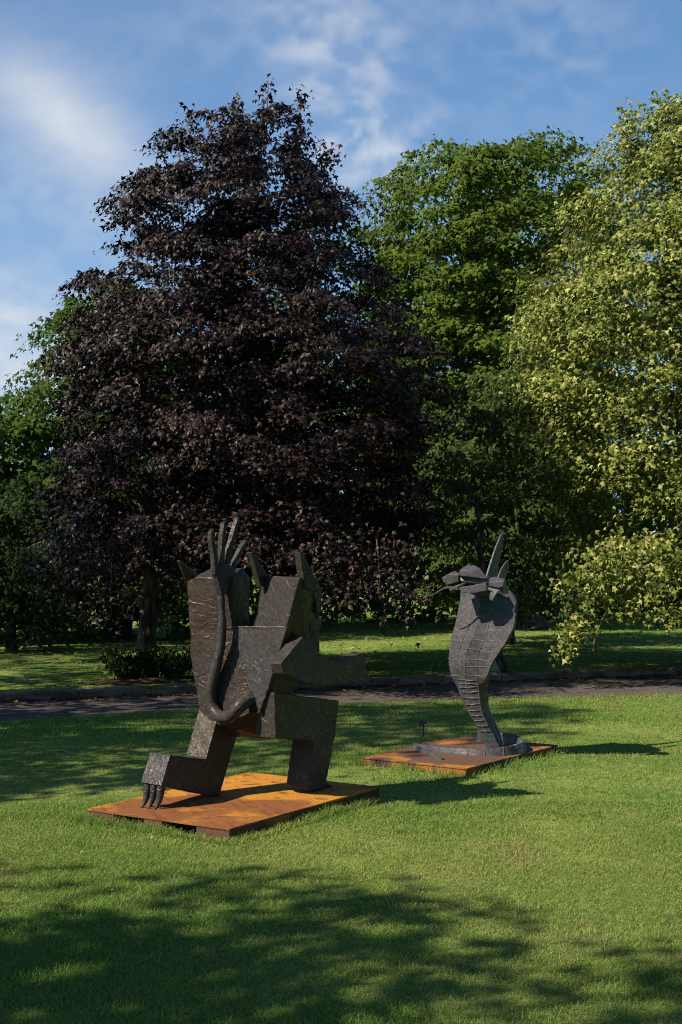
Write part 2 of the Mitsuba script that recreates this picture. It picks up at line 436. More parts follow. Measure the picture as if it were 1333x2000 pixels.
def tree(key, label, trunk_pts, trunk_r, table, cy, nb, per, leaf, palette, bsdf, seed, flare=0.6, group=None, limb_count=26, extra=None, twigs=None, **kw):
    rng = RNG(seed)
    thing(key, label, 'tree', group)
    lv, ends = crown(rng, table, cy, nb, per, leaf, palette, **kw)
    put(key + '__trunk', limbs(trunk_pts, trunk_r, ends, rng, flare=flare, count=limb_count), 'bark', smooth=True)
    if twigs:
        for t_ in twig_tubes(twigs):
            put(key + '__twig', t_, 'bark', smooth=True)
    parts = [lv] + (extra(rng) if extra else [])
    put_leaves(key + '__crown', parts, bsdf)


def strand(rng, pts, n, leaf, palette, spread=0.10, shape='maple'):
    """Leaves along one hanging twig."""
    p = spline(pts, 60)
    i = rng.integers(0, 60, n)
    pos = p[i] + rng.normal(size=(n, 3)) * spread
    tip = unit(rng.normal(size=(n, 3)) * 0.6 + np.array([0, -0.2, -0.8]))
    nrm = unit(np.array([-0.3, -0.6, 0.6]) + 0.5 * rng.normal(size=(n, 3)))
    pal = np.asarray(palette, float)
    col = pal[rng.integers(0, len(pal), n)] * rng.uniform(0.75, 1.3, (n, 1))
    return leaves(pos, tip, nrm, leaf * rng.uniform(0.6, 1.15, n), col, shape)


# purple maple ------------------------------------------------------
PURPLE = [(0.020, 0.0100, 0.0125), (0.015, 0.0095, 0.013), (0.028, 0.0105, 0.0095), (0.014, 0.0095, 0.012), (0.018, 0.017, 0.009)]
k = 0.00655
PT = [(1.58 + (1070 - y) * k * .985, (0.5 * (a + b) - 666.5) * k, 0.485 * (b - a) * k) for y, a, b in
      [(178, 505, 592), (205, 350, 615), (285, 255, 662), (390, 185, 740), (450, 178, 745), (490, 158, 748), (525, 136, 775), (550, 130, 800), (620, 118, 862), (700, 94, 900),
       (800, 92, 890), (900, 96, 878), (1000, 76, 868), (1060, 66, 855), (1095, 120, 820)]]


def twig_tubes(lines):
    """Thin shoots that carry the outer sprays."""
    return [tube(spline(p_, 10), np.linspace(.010, .003, 10), 5) for p_ in lines]


SHOOTS = [[(-.95, 17.7, 6.9), (-.95, 17.7, 7.2), (-.93, 17.7, 7.62)], [(-.62, 17.6, 6.8), (-.55, 17.6, 7.1), (-.50, 17.6, 7.50)], [(-1.25, 17.6, 6.7), (-1.32, 17.6, 7.1), (-1.33, 17.6, 7.40)],
          [(-1.6, 17.5, 6.5), (-1.8, 17.5, 6.8), (-1.95, 17.5, 7.22)], [(-1.8, 17.4, 6.2), (-2.1, 17.3, 6.4), (-2.28, 17.3, 6.80)], [(-2.0, 17.2, 5.8), (-2.4, 17.2, 6.1), (-2.55, 17.2, 6.42)],
          [(-2.1, 17.2, 5.4), (-2.6, 17.2, 5.75), (-2.98, 17.2, 5.92)], [(-.4, 17.4, 6.3), (-.2, 17.4, 6.5), (-.12, 17.4, 6.75)], [(-.2, 17.2, 5.7), (.2, 17.2, 6.0), (.45, 17.2, 6.0)]]
HANGS = [[(-2.6, 15.7, 1.75), (-2.6, 15.65, 1.4), (-2.60, 15.6, 1.1), (-2.58, 15.6, .85)], [(-2.85, 15.8, 1.7), (-2.85, 15.75, 1.3), (-2.83, 15.7, 1.0)], [(.6, 15.6, 1.8), (.64, 15.5, 1.4), (.70, 15.45, 1.15), (.74, 15.4, .92)],
         [(.40, 15.5, 1.8), (.43, 15.4, 1.4), (.43, 15.3, 1.1)], [(-.12, 15.5, 1.8), (-.1, 15.4, 1.45), (-.06, 15.3, 1.2), (-.02, 15.3, 1.02)], [(-.3, 15.5, 1.8), (-.32, 15.4, 1.4), (-.34, 15.35, 1.15)], [(-3.2, 16.0, 1.8), (-3.25, 15.9, 1.4), (-3.25, 15.9, 1.15)], [(-1.9, 15.7, 1.8), (-1.9, 15.6, 1.45), (-1.88, 15.6, 1.2)]]


def purple_extra(rng):
    return [strand(rng, p_, 130, 0.085, PURPLE, 0.075, 'lobe') for p_ in SHOOTS] + [strand(rng, p_, 260, 0.080, PURPLE, np.array([.20, .15, .10]), 'lobe') for p_ in HANGS]


tree('purple_maple', 'large dark purple-leaved maple with bare trunk rising from shrubs beside the road', [(-2.44, 17.15, 0.02), (-2.40, 17.2, 0.8), (-2.30, 17.4, 1.8), (-1.9, 17.6, 3.4), (-1.3, 17.7, 5.4), (-1.0, 17.7, 7.2)],
     [0.125, 0.112, 0.10, 0.085, 0.05, 0.015], PT, 17.7, 960, 130, 0.076, PURPLE, 'leaf_dark', 11, bough=(0.46, 0.16), droop=0.55, extra=purple_extra, inner=0.34, shape='lobe', twigs=SHOOTS + HANGS)

# green maples behind, variegated maple on the right -----------------
GREEN = [(0.055, 0.105, 0.018), (0.070, 0.125, 0.022), (0.045, 0.090, 0.016)]
GREEN2 = [(0.070, 0.120, 0.025), (0.090, 0.140, 0.035), (0.055, 0.100, 0.022)]
k = 0.00926
tree('green_maple', 'tall leafy green tree behind the left side of the purple maple', [(-4.0, 25, 0), (-3.95, 25, 2), (-4.0, 25, 6)], [0.2, 0.16, 0.03],
     [(1.70 + (1070 - y) * k, -4.0, r) for y, r in ((525, .35), (560, .75), (600, 1.15), (650, 1.55), (720, 1.85), (770, 2.2), (830, 2.5), (1000, 2.7), (1200, 2.4))],
     25.0, 560, 90, 0.115, GREEN2, 'leaf_green', 12, bough=(0.6, 0.26), shape='lobe')
k = 0.0105
tree('green_maple_001', 'broad dark green tree with domed crown between purple maple and yellow-green tree', [(3.76, 27.5, 0.0), (3.72, 27.6, 0.5), (3.6, 28, 2), (3.2, 28.6, 8.6)], [0.22, 0.15, 0.14, 0.03],
     [(9.95, 3.4, 1.0), (9.8, 3.3, 1.8), (9.45, 3.2, 2.35), (8.9, 3.1, 2.65), (8.0, 3.05, 2.8), (7, 3.0, 2.75), (5.5, 3.0, 2.9), (3.5, 3.2, 2.7), (1.6, 3.4, 2.4)],
     28.4, 950, 100, 0.125, [(0.115, 0.172, 0.030), (0.140, 0.205, 0.038), (0.085, 0.140, 0.026)], 'leaf_green', 13, flare=1.4, bough=(0.62, 0.25), shape='lobe')
tree('green_maple_002', 'pale green tree showing in the gaps behind the purple maple', [(-0.9, 27.5, 0), (-0.9, 27.5, 3), (-0.7, 27.5, 8)], [0.2, 0.16, 0.03],
     [(8.5, -0.3, .5), (8.2, -.2, 1.0), (7.4, -.1, 1.3), (6, -.3, 2.2), (4, -.5, 2.6), (1.6, -.5, 2.4)],
     27.5, 260, 60, 0.14, GREEN2, 'leaf_green', 14, bough=(0.65, 0.26), shape='lobe')
VARI = [(0.28, 0.31, 0.090), (0.15, 0.205, 0.045), (0.42, 0.43, 0.17), (0.080, 0.130, 0.030), (0.20, 0.25, 0.06)]
k = 0.00704


def vari_extra(rng):
    out = []
    for pts, n, sp in (([(3.55, 16.9, 1.30), (3.20, 16.8, 1.18), (2.95, 16.75, .95), (2.75, 16.7, .62), (2.68, 16.7, .42)], 190, .10),
                       ([(3.5, 16.9, 1.35), (3.1, 16.8, 1.35), (2.8, 16.75, 1.3), (2.62, 16.7, 1.2)], 200, .13),
                       ([(4.1, 16.9, 1.3), (3.7, 16.8, 1.1), (3.5, 16.75, 1.0), (3.35, 16.75, .9)], 90, .10),
                       ([(3.9, 17.0, 1.55), (3.5, 16.9, 1.6), (3.0, 16.8, 1.55)], 220, .16),
                       ([(3.9, 18.6, 7.0), (3.85, 18.6, 7.4), (3.86, 18.6, 7.65)], 90, .09), ([(4.25, 18.6, 7.2), (4.3, 18.6, 7.6), (4.32, 18.6, 7.8)], 90, .1)):
        out.append(strand(rng, pts, int(n * 2.4), 0.080, VARI, sp, 'lobe'))
    return out


tree('variegated_maple', 'yellow-green variegated maple filling the right edge with a low hanging bough', [(5.15, 19.4, 0.03), (5.1, 19.4, 1.5), (5.0, 19.2, 4), (4.8, 19, 7.2)], [0.17, 0.14, 0.1, 0.02],
     [(1.58 + (1070 - y) * k * .985, (1370 - 666.5) * k, (1370 - L) * k) for y, L in ((185, 1240), (200, 1205), (260, 1150), (330, 1120), (400, 1082), (500, 1045), (580, 975), (650, 962), (760, 985), (850, 1030), (900, 1055), (1000, 1085), (1080, 1075), (1140, 1110), (1180, 1150))],
     19.0, 720, 190, 0.078, VARI, 'leaf_pale', 15, bough=(0.68, 0.24), droop=0.30, inner=0.25, shape='lobe', extra=vari_extra, skip=lambda c: c[:, 0] > 6.6)
bp = spline([(3.62, 17.0, 1.42), (3.33, 16.8, 1.22), (3.22, 16.75, .95), (3.10, 16.7, .70), (3.05, 16.7, .45)], 20)
put('variegated_maple__branch', trimesh.util.concatenate([tube(bp, np.linspace(.017, .006, 20), 7), tube(spline([bp[4], (2.95, 16.8, 1.15), (2.72, 16.75, 1.05)], 10), np.linspace(.011, .004, 10), 6),
                                                          tube(spline([bp[13], (2.88, 16.7, .72), (2.72, 16.7, .55)], 10), np.linspace(.009, .004, 10), 6)]), 'pale_branch', smooth=True, label='bare yellowish branch of the hanging bough')
SHADE = [(0.080, 0.125, 0.040), (0.105, 0.150, 0.052), (0.066, 0.108, 0.036)]
tree('slim_tree', 'small-leaved shaded green tree with a slim leaning trunk behind the serpent', [(2.11, 17.95, 0.06), (2.02, 18.0, 0.5), (1.9, 18.2, 1.2), (2.1, 18.8, 3.4)], [0.055, 0.045, 0.04, 0.012],
     [(3.75, 2.1, .45), (3.4, 2.1, .9), (2.8, 2.1, 1.15), (2.0, 2.05, 1.2), (1.3, 2.0, 1.1), (.85, 1.95, .8)], 19.2, 60, 60, 0.10, SHADE, 'leaf_green', 16, flare=0.8, bough=(0.42, 0.16), shape='oval')
tree('small_leaved_tree', 'bushy small-leaved green tree standing between purple maple and variegated maple', [(2.8, 23.2, 0.05), (2.8, 23.2, 1.5), (2.8, 23.2, 3.8)], [0.11, 0.09, 0.02],
     [(4.7, 2.8, .5), (4.3, 2.8, 1.1), (3.4, 2.8, 1.6), (2.3, 2.75, 1.75), (1.3, 2.7, 1.6), (.7, 2.65, 1.2)], 23.2, 330, 62, 0.11, SHADE, 'leaf_green', 18, bough=(0.45, 0.17), shape='oval')
tree('bushy_tree', 'low bluish green bushy tree at the left edge of the lawn', [(-5.1, 21.4, 0.05), (-5.1, 21.4, 1.0), (-5.0, 21.4, 2.0)], [0.08, 0.06, 0.02],
     [(2.75, -5.0, .35), (2.5, -5.0, .8), (1.9, -5.0, 1.05), (1.2, -5.0, 1.1), (.6, -5.0, .95), (.35, -5, .7)], 21.4, 120, 60, 0.11, [(0.050, 0.085, 0.035), (0.040, 0.075, 0.030)], 'leaf_green', 17, bough=(0.4, 0.2), shape='oval')

# trees left of the frame that shade the lawn and the road
for n, (x, y, zt, r, z0, nb) in enumerate(((-6.7, 2.8, 7.2, 2.4, 2.2, 175), (-5.0, 0.7, 8.4, 2.3, 2.6, 150), (-8.2, 9.0, 10.5, 2.6, 2.2, 420), (-7.4, 13.4, 8.0, 2.2, 2.2, 150), (-11.5, 15.5, 9.5, 3.0, 2.2, 170))):
    kx_ = 'shade_tree' if n == 0 else f'shade_tree_{n:03d}'
    tree(kx_, 'leafy green shade tree left of the frame, ' + ('level with the grass before the near plate', 'nearest to the camera', 'tallest, level with the near plate', 'beside the road', 'beyond the road')[n], [(x, y, 0), (x, y, z0), (x, y, zt - 0.5)], [0.2, 0.15, 0.03],
         [(z0, x, r * .6), (z0 + .8, x, r), (0.5 * (z0 + zt), x, r), (zt - 1, x, r * .6), (zt, x, .3)], y, nb, 26, 0.2, GREEN, 'leaf_green', 30 + n, bough=(0.7, 0.35), shape='lobe', group='shade trees left of the frame', limb_count=12)

for n, (x, y, zt, r) in enumerate(((7.0, 1.8, 13, 3.4), (6.0, -4.0, 14, 3.8), (1.2, -7.0, 14, 3.8), (8.6, 7.4, 12, 3.4), (10.5, 12.2, 12, 3.4))):
    where_ = ('right of the frame beside the camera', 'behind the camera to the right', 'straight behind the camera', 'right of the frame, level with the near plate', 'right of the frame, level with the serpent')[n]
    tree('park_tree' if n == 0 else f'park_tree_{n:03d}', 'tall dark green park tree standing ' + where_, [(x, y, 0), (x, y, 3), (x, y, zt - 1)], [0.3, 0.22, 0.04],
         [(1.2, x, r * .7), (2.5, x, r), (0.6 * zt, x, r), (zt - 1.5, x, r * .6), (zt, x, .4)], y, 170, 34, 0.42, [(0.035, 0.06, 0.014)], 'leaf_green', 40 + n, bough=(1.1, 0.5), shape='oval', limb_count=8)

# wood along the far edge of the lawn
rng = RNG(51)
HED = np.array([(-12, 18.6), (-5.5, 22.9), (-4.4, 23.7), (-3.4, 25.6), (-0.2, 28.9), (3.5, 30.3), (7.8, 32.4), (18, 36)])
parts = []
n = 30000
hx = rng.uniform(-11, 16, n)
hy = np.interp(hx, HED[:, 0], HED[:, 1]) + rng.exponential(0.8, n)
top = 3.2 + 2.2 * meshkit.fbm(np.stack([hx * 0.7, 0 * hx, 0 * hx], -1), 3, 77)
hz = LAWN_Z + top * rng.uniform(0, 1, n) ** 0.85
bulge = 0.9 * (meshkit.fbm(np.stack([hx * 1.3, hz * 1.3, 0 * hx], -1), 3, 78) - 0.5)
pos = np.stack([hx, hy - bulge, hz], -1)
tip = unit(rng.normal(size=(n, 3)) + np.array([0, -.4, -.7]))
nrm = unit(np.array([-.1, -.6, .7]) + .5 * rng.normal(size=(n, 3)))
col = np.array([(0.050, 0.088, 0.024)]) * rng.uniform(0.6, 1.5, (n, 1)) * np.where(hx[:, None] < -3.5, 1.5, 1.0)
thing('background_hedge', 'dark leafy shrubbery closing off the far edge of the lawn', 'shrubbery')
labels['background_hedge']['kind'] = 'stuff'
put_leaves('background_hedge', [leaves(pos, tip, nrm, 0.24 * rng.uniform(.6, 1.2, n), col, 'lobe')], 'leaf_green')
bw = np.array([(x, np.interp(x, HED[:, 0], HED[:, 1]) + 2.2) for x in np.linspace(-12, 17, 40)])

# shrubs round the maple's trunk
for kk, (lab, x, y, rx, h, sd) in enumerate((('leafy green shrub left of the maple trunk, catching a little sun', -2.62, 16.75, .36, .42, 61), ('dark leafy shrub right of the maple trunk beside the kerb', -2.08, 16.95, .36, .44, 62))):
    rng = RNG(sd)
    key = 'shrub' if kk == 0 else f'shrub_{kk:03d}'
    thing(key, lab, 'shrub')
    stems, lv = [], []
    for j in range(26):
        a, rr = rng.uniform(0, 2 * np.pi), rng.uniform(0.1, 1) ** 0.6
        e = np.array([x + rx * rr * math.cos(a), y + 0.8 * rx * rr * math.sin(a), LAWN_Z + h * rng.uniform(.45, 1.0)])
        s0 = np.array([x + .3 * rx * rr * math.cos(a), y + .3 * rx * rr * math.sin(a), LAWN_Z - .02])
        p = spline([s0, s0 * .5 + e * .5 + np.array([0, 0, .08]), e], 8)
        stems.append(tube(p, np.linspace(.007, .003, 8), 5))
        lv.append(strand(rng, p[2:], 46, .062, [(0.045, 0.075, 0.022), (0.032, 0.055, 0.018)], .035, 'oval'))
    put(key + '__stem', trimesh.util.concatenate(stems), 'bark', smooth=True)
    put_leaves(key + '__foliage', lv, 'leaf_green')
a = np.linspace(0, 2 * np.pi, 40, endpoint=False)
rr = 1 + 0.2 * (meshkit.noise(np.stack([np.cos(a) * 2, np.sin(a) * 2, 0 * a], -1), 4) - .5)
bed = np.vstack([[(-2.36, 16.72, LAWN_Z + .05)], np.stack([-2.36 + .78 * rr * np.cos(a), 16.72 + .33 * np.cos(a) + .42 * rr * np.sin(a), 0 * a + LAWN_Z + .006], -1)])
put('soil_bed', (bed, np.array([(0, i + 1, (i + 1) % 40 + 1) for i in range(40)])), 'soil', smooth=True, kind='structure')

# ------------------------------------------------------------------ plinths
A = Frame(-0.657, 8.97, 57.0)
B = Frame(1.01, 11.14, 54.5)
B.c[2] = -0.018


def boxm(u0, u1, w0, w1, z0, z1, r=0.002):
    return hull([(u, w, z) for u in (u0 + r, u1 - r) for w in (w0 + r, w1 - r) for z in (z0 + r, z1 - r)], r)


thing('rust_plinth', 'orange rusted steel plate with fork slots under the two-headed beast', 'plinth')
put('rust_plinth__top_plate', cast(boxm(-.835, .84, -.56, .56, .068, .08), A, 0.12, 0.0012, 3), 'rust', smooth=30)
for w0, w1 in ((-.56, -.33), (-.105, .055), (.30, .56)):
    put('rust_plinth__skid', cast(boxm(-.828, .833, w0 + .008, w1 - .008, -.02, .067), A, 0.2, 0.001), 'rust_dark', smooth=30)
thing('rust_plinth_001', 'brown and orange rusted steel plate under the serpent', 'plinth')
put('rust_plinth_001__top_plate', cast(boxm(-.76, .735, -.495, .45, .068, .08), B, 0.12, 0.0012, 3), 'rust_dark', smooth=30)
for u0, u1, w0, w1 in ((-.752, .727, -.487, -.37), (-.752, .727, .325, .442), (-.752, -.62, -.366, .321)):
    put('rust_plinth_001__skid', cast(boxm(u0, u1, w0, w1, -.02, .067), B, 0.2, 0.001), 'rust_dark', smooth=30)

# ------------------------------------------------------------------ the two-headed beast
K = thing('beast_sculpture', 'dark bronze two-headed horned beast striding on the orange plate', 'sculpture')
AB = dict(frame=A)
# torso: left mass, right mass, hips and chest
left = hull([(-.045, -.366, 1.11), (-.045, -.366, .998), (-.04, -.328, .922), (-.05, -.286, .64), (-.055, -.170, .555), (-.045, -.09, .55), (-.015, .158, .644), (.0, -.055, 1.172), (-.045, -.366, 1.165),
             (.22, -.33, 1.165), (.22, -.05, 1.165), (.24, -.28, .62), (.22, .15, .62)])
right = hull([(.0, -.055, 1.172), (-.035, .398, 1.196), (-.055, .262, .80), (-.06, .205, .66), (-.02, .160, .645), (.24, .36, 1.19), (.24, .24, .80), (.24, -.1, 1.17), (.22, .2, .62), (.22, 0, .6)])
hips = hull([(-.045, -.165, .56), (-.03, .160, .640), (-.055, .21, .655), (.10, -.20, .46), (.10, .0, .468), (.10, .20, .47), (.24, .2, .50), (.24, -.2, .50), (.22, .22, .68), (.22, -.25, .6)])
waist = hull([(-.02, .25, .70), (-.02, .30, .90), (.20, .25, .70), (.20, .31, .92), (0, 0, .7), (0, 0, .9), (.2, 0, .7), (.2, 0, .9)])
chest = hull([(.20, -.2, .85), (.20, .2, .85), (.20, -.2, 1.15), (.20, .25, 1.15), (.36, -.15, .95), (.36, .18, .95), (.34, -.15, 1.12), (.34, .20, 1.12)])
put(K + '__torso', cast(left + hips, edge=.035, amp=.0045, **AB), 'bronze_brown', smooth=28)
put(K + '__torso__panel', cast(right + waist + chest, edge=.035, amp=.0035, seed=2, **AB), 'bronze', smooth=28, label='grey triangular back panel below the right head')
rng = RNG(70)
for ends in (((-.004, -.052, 1.168), (-.022, .160, .645)), ((-.008, -.050, 1.184), (-.040, .392, 1.200))):
    t_ = np.linspace(0, 1, 40)[:, None]
    ln = np.array(ends[0]) * (1 - t_) + np.array(ends[1]) * t_ + rng.normal(size=(40, 3)) * .0016
    put(K + '__torso__weld', tube(A(ln), .0055 * rng.uniform(.6, 1.3, 40), 6), 'seam_bronze', smooth=True)
# left head
hl = hull([(-.05, -.392, 1.472), (-.05, -.325, 1.503), (-.03, -.037, 1.495), (-.005, -.056, 1.172), (-.048, -.369, 1.165),
           (.12, -.33, 1.555), (.11, -.07, 1.556), (.165, -.05, 1.50), (.155, -.05, 1.18), (.165, -.38, 1.48), (.15, -.35, 1.17)])
put(K + '__head', cast(hl, edge=.035, amp=.004, seed=3, **AB), 'bronze_brown', smooth=28, label='left head with a single horn at its outer corner')
put(K + '__head__horn', cast(hull([(-.155, -.395, 1.612), (-.132, -.395, 1.616), (-.155, -.378, 1.612), (-.05, -.405, 1.47), (.03, -.36, 1.52), (-.02, -.34, 1.50), (.02, -.39, 1.44)], .004), edge=.03, amp=.002, **AB), 'bronze', smooth=28)
# right head
HR = K + '__head_001'
hr = hull([(.09, .135, 1.512), (-.03, .488, 1.506), (-.03, .392, 1.198), (.09, .05, 1.19), (.09, .11, 1.470),
           (.10, .47, 1.50), (.16, .462, 1.465), (.235, .445, 1.435), (.245, .30, 1.43), (.10, .22, 1.50), (.235, .41, 1.20), (.20, .38, 1.06), (.20, .25, 1.06), (.235, .27, 1.2)])
put(HR, cast(hr, edge=.035, amp=.004, seed=4, **AB), 'bronze', smooth=28, label='right head with two horns, a small eye and a toothed jaw')
put(HR + '__horn', cast(prism([(-.082, 1.670), (-.062, 1.664), (.0, 1.60), (.11, 1.50), (.02, 1.45)], .125, .155, .004), edge=.03, amp=.002, **AB), 'bronze', smooth=28)
put(HR + '__horn', cast(prism([(-.028, 1.672), (-.006, 1.670), (.045, 1.60), (.092, 1.525), (.165, 1.468), (.045, 1.44), (.015, 1.50)], .455, .495, .004), edge=.03, amp=.002, **AB), 'bronze', smooth=28)
put(HR + '__eye', cast(prism([(.175, 1.42), (.225, 1.415), (.222, 1.372), (.178, 1.376)], .435, .462, .004), edge=.03, amp=.001, **AB), 'bronze', smooth=28)
put(HR + '__brow', cast(prism([(.09, 1.452), (.25, 1.440), (.25, 1.425), (.10, 1.432)], .42, .476, .004), edge=.03, amp=.001, **AB), 'bronze', smooth=28)
put(HR + '__nose', cast(prism([(.20, 1.436), (.265, 1.430), (.265, 1.29), (.22, 1.28)], .34, .455, .004), edge=.03, amp=.001, **AB), 'bronze', smooth=28)
for j in range(3):
    u = .255 + .018 * j
    put(HR + '__tooth', cast(prism([(u, 1.30), (u + .011, 1.30), (u + .009, 1.235), (u + .002, 1.235)], .36, .415, .002), edge=.03, amp=.0005, **AB), 'bronze', smooth=28)
put(HR + '__jaw', cast(prism([(.20, 1.238), (.325, 1.236), (.315, 1.182), (.20, 1.165)], .31, .42, .005), edge=.03, amp=.002, **AB), 'bronze', smooth=28)
# arms
up = prism([(.043, 1.129), (-.185, .982), (-.159, .921), (.02, .883), (.152, .828), (.217, 1.021), (.129, 1.082)], .385, .462)
fo = prism([(.217, 1.021), (.396, .942), (.420, .935), (.514, .805), (.152, .828)], .385, .462)
ha = prism([(.40, .944), (.775, .985), (.801, .834), (.514, .805)], .385, .462)
sh = prism([(.0, 1.08), (.18, 1.02), (.18, .90), (.0, .92)], .26, .40)
put(K + '__arm', cast(up + fo + ha + sh, edge=.035, amp=.003, seed=5, **AB), 'bronze', smooth=28)
for u0, z0, u1, z1 in ((.785, .975, .835, .955), (.79, .93, .868, .905), (.79, .885, .878, .845)):
    put(K + '__arm__claw', cast(hull([(u0, .40, z0), (u0, .445, z0), (u0, .42, z0 - .035), ((u0 + u1) / 2, .44, z0 - .004), (u1, .42, z1), ((u0 + u1) / 2, .41, z0 - .045)], .003), A, .02, .001), 'pale_claw', smooth=28)
put(K + '__arm', cast(prism([(.20, 1.14), (.81, 1.19), (.83, .98), (.20, .95)], -.03, .06), edge=.035, amp=.003, seed=6, **AB), 'bronze', smooth=28)
for z in (1.16, 1.09, 1.03):
    put(K + '__arm_001__claw', cast(hull([(.83, 0, z), (.83, .03, z), (.83, .015, z - .03), (.90, .015, z - .03)], .003), A, .02, .001), 'pale_claw', smooth=28)
# legs
thigh = prism([(-.035, .775), (.70, .653), (.652, .408), (.417, .425), (.184, .469), (-.018, .493)], .30, .155)
shin = hull([(.417, .30, .46), (.655, .30, .43), (.534, .30, .084), (.335, .30, .108), (.415, .145, .46), (.65, .145, .43), (.52, .145, .120), (.33, .145, .140)])
put(K + '__leg', cast(thigh + shin, edge=.035, amp=.004, seed=7, **AB), 'bronze', smooth=28)
for w in (.17, .225, .28):
    put(K + '__leg__claw', cast(hull([(.50, w - .02, .15), (.50, w + .02, .15), (.52, w, .10), (.60, w, .115), (.655, w, .084)], .006), A, .02, .001), 'bronze', smooth=28)
shank = prism([(-.02, .64), (-.163, .333), (-.125, .20), (-.108, .092), (-.030, .088), (.154, .449), (.18, .64)], -.152, -.31, inner=[(-.02, .64), (-.163, .333), (-.125, .22), (-.09, .15), (-.03, .14), (.154, .449), (.18, .64)])
foot = prism([(-.520, .402), (-.163, .330), (-.05, .30), (-.03, .12), (-.108, .095), (-.600, .232)], -.152, -.31, inner=[(-.515, .402), (-.163, .333), (-.05, .30), (-.08, .16), (-.33, .19), (-.600, .236)])
put(K + '__leg', cast(shank + foot, edge=.035, amp=.004, seed=8, **AB), 'bronze', smooth=28)
for w in (-.285, -.232, -.178):
    p, r = spline([(-.560, w, .25), (-.575, w, .20), (-.582, w - .003, .15), (-.60, w - .006, .105), (-.625, w - .012, .079)], 16, [.027, .027, .022, .013, .005])
    put(K + '__leg_001__claw', trimesh.Trimesh(A(tube(p, r, 10).vertices), tube(p, r, 10).faces[:, ::-1], process=False), 'bronze', smooth=True)
# tail with a hand of four fingers
tp0 = [(-.03, .125, .735), (-.09, .11, .715), (-.14, .085, .675), (-.15, .050, .632), (-.152, .0, .612), (-.15, -.06, .618), (-.15, -.106, .66), (-.15, -.125, .743), (-.15, -.112, .819), (-.15, -.083, .91),
      (-.15, -.058, .993), (-.15, -.037, 1.093), (-.15, -.029, 1.191), (-.15, -.033, 1.306), (-.15, -.041, 1.42)]
tp = [(u + .055 * min(1, max(0, i - 2) / 4), w - .041 * min(1, max(0, i - 2) / 4), z) for i, (u, w, z) in enumerate(tp0)]
p, r = spline(tp, 70, [.048, .045, .042, .041, .040, .040, .039, .038, .036, .034, .031, .028, .026, .024, .022])
tt = tube(p, r, 14)
tv = tt.vertices + tt.vertex_normals * (0.005 * (meshkit.fbm(tt.vertices * 14, 3, 5) - .5) * 2)[:, None]
put(K + '__tail', trimesh.Trimesh(A(tv), tt.faces[:, ::-1], process=False), 'bronze', smooth=True, label='upright tail ending in a raised hand')
HAND_W = (-.087, -.058)
HU = .055
palm = prism([(u + HU, z) for u, z in ((-.170, 1.40), (-.138, 1.40), (-.238, 1.565), (-.20, 1.585), (-.12, 1.590), (-.065, 1.575), (-.035, 1.54), (-.055, 1.49))], *HAND_W, .006)
put(K + '__tail__palm', cast(palm, edge=.03, amp=.003, **AB), 'bronze', smooth=28)
for tips, wd in (([(-.218, 1.53), (-.236, 1.66), (-.262, 1.75), (-.268, 1.80)], (.036, .033, .027, .016)), ([(-.165, 1.54), (-.158, 1.68), (-.145, 1.79), (-.135, 1.86)], (.035, .032, .028, .017)),
                 ([(-.110, 1.54), (-.078, 1.69), (-.030, 1.80), (.010, 1.895)], (.037, .034, .029, .017)), ([(-.068, 1.51), (-.022, 1.60), (.045, 1.69), (.100, 1.745)], (.038, .035, .030, .017))):
    m = None
    for (a0, a1), (w0, w1) in zip(zip(tips, tips[1:]), zip(wd, wd[1:])):
        seg = prism([(a0[0] + HU - w0 / 2, a0[1]), (a0[0] + HU + w0 / 2, a0[1]), (a1[0] + HU - w1 / 2, a1[1]), (a1[0] + HU + w1 / 2, a1[1])], HAND_W[0] + .001, HAND_W[1] - .001, .004)
        m = seg if m is None else m + seg
    put(K + '__tail__finger', cast(m, edge=.03, amp=.002, **AB), 'bronze', smooth=28)

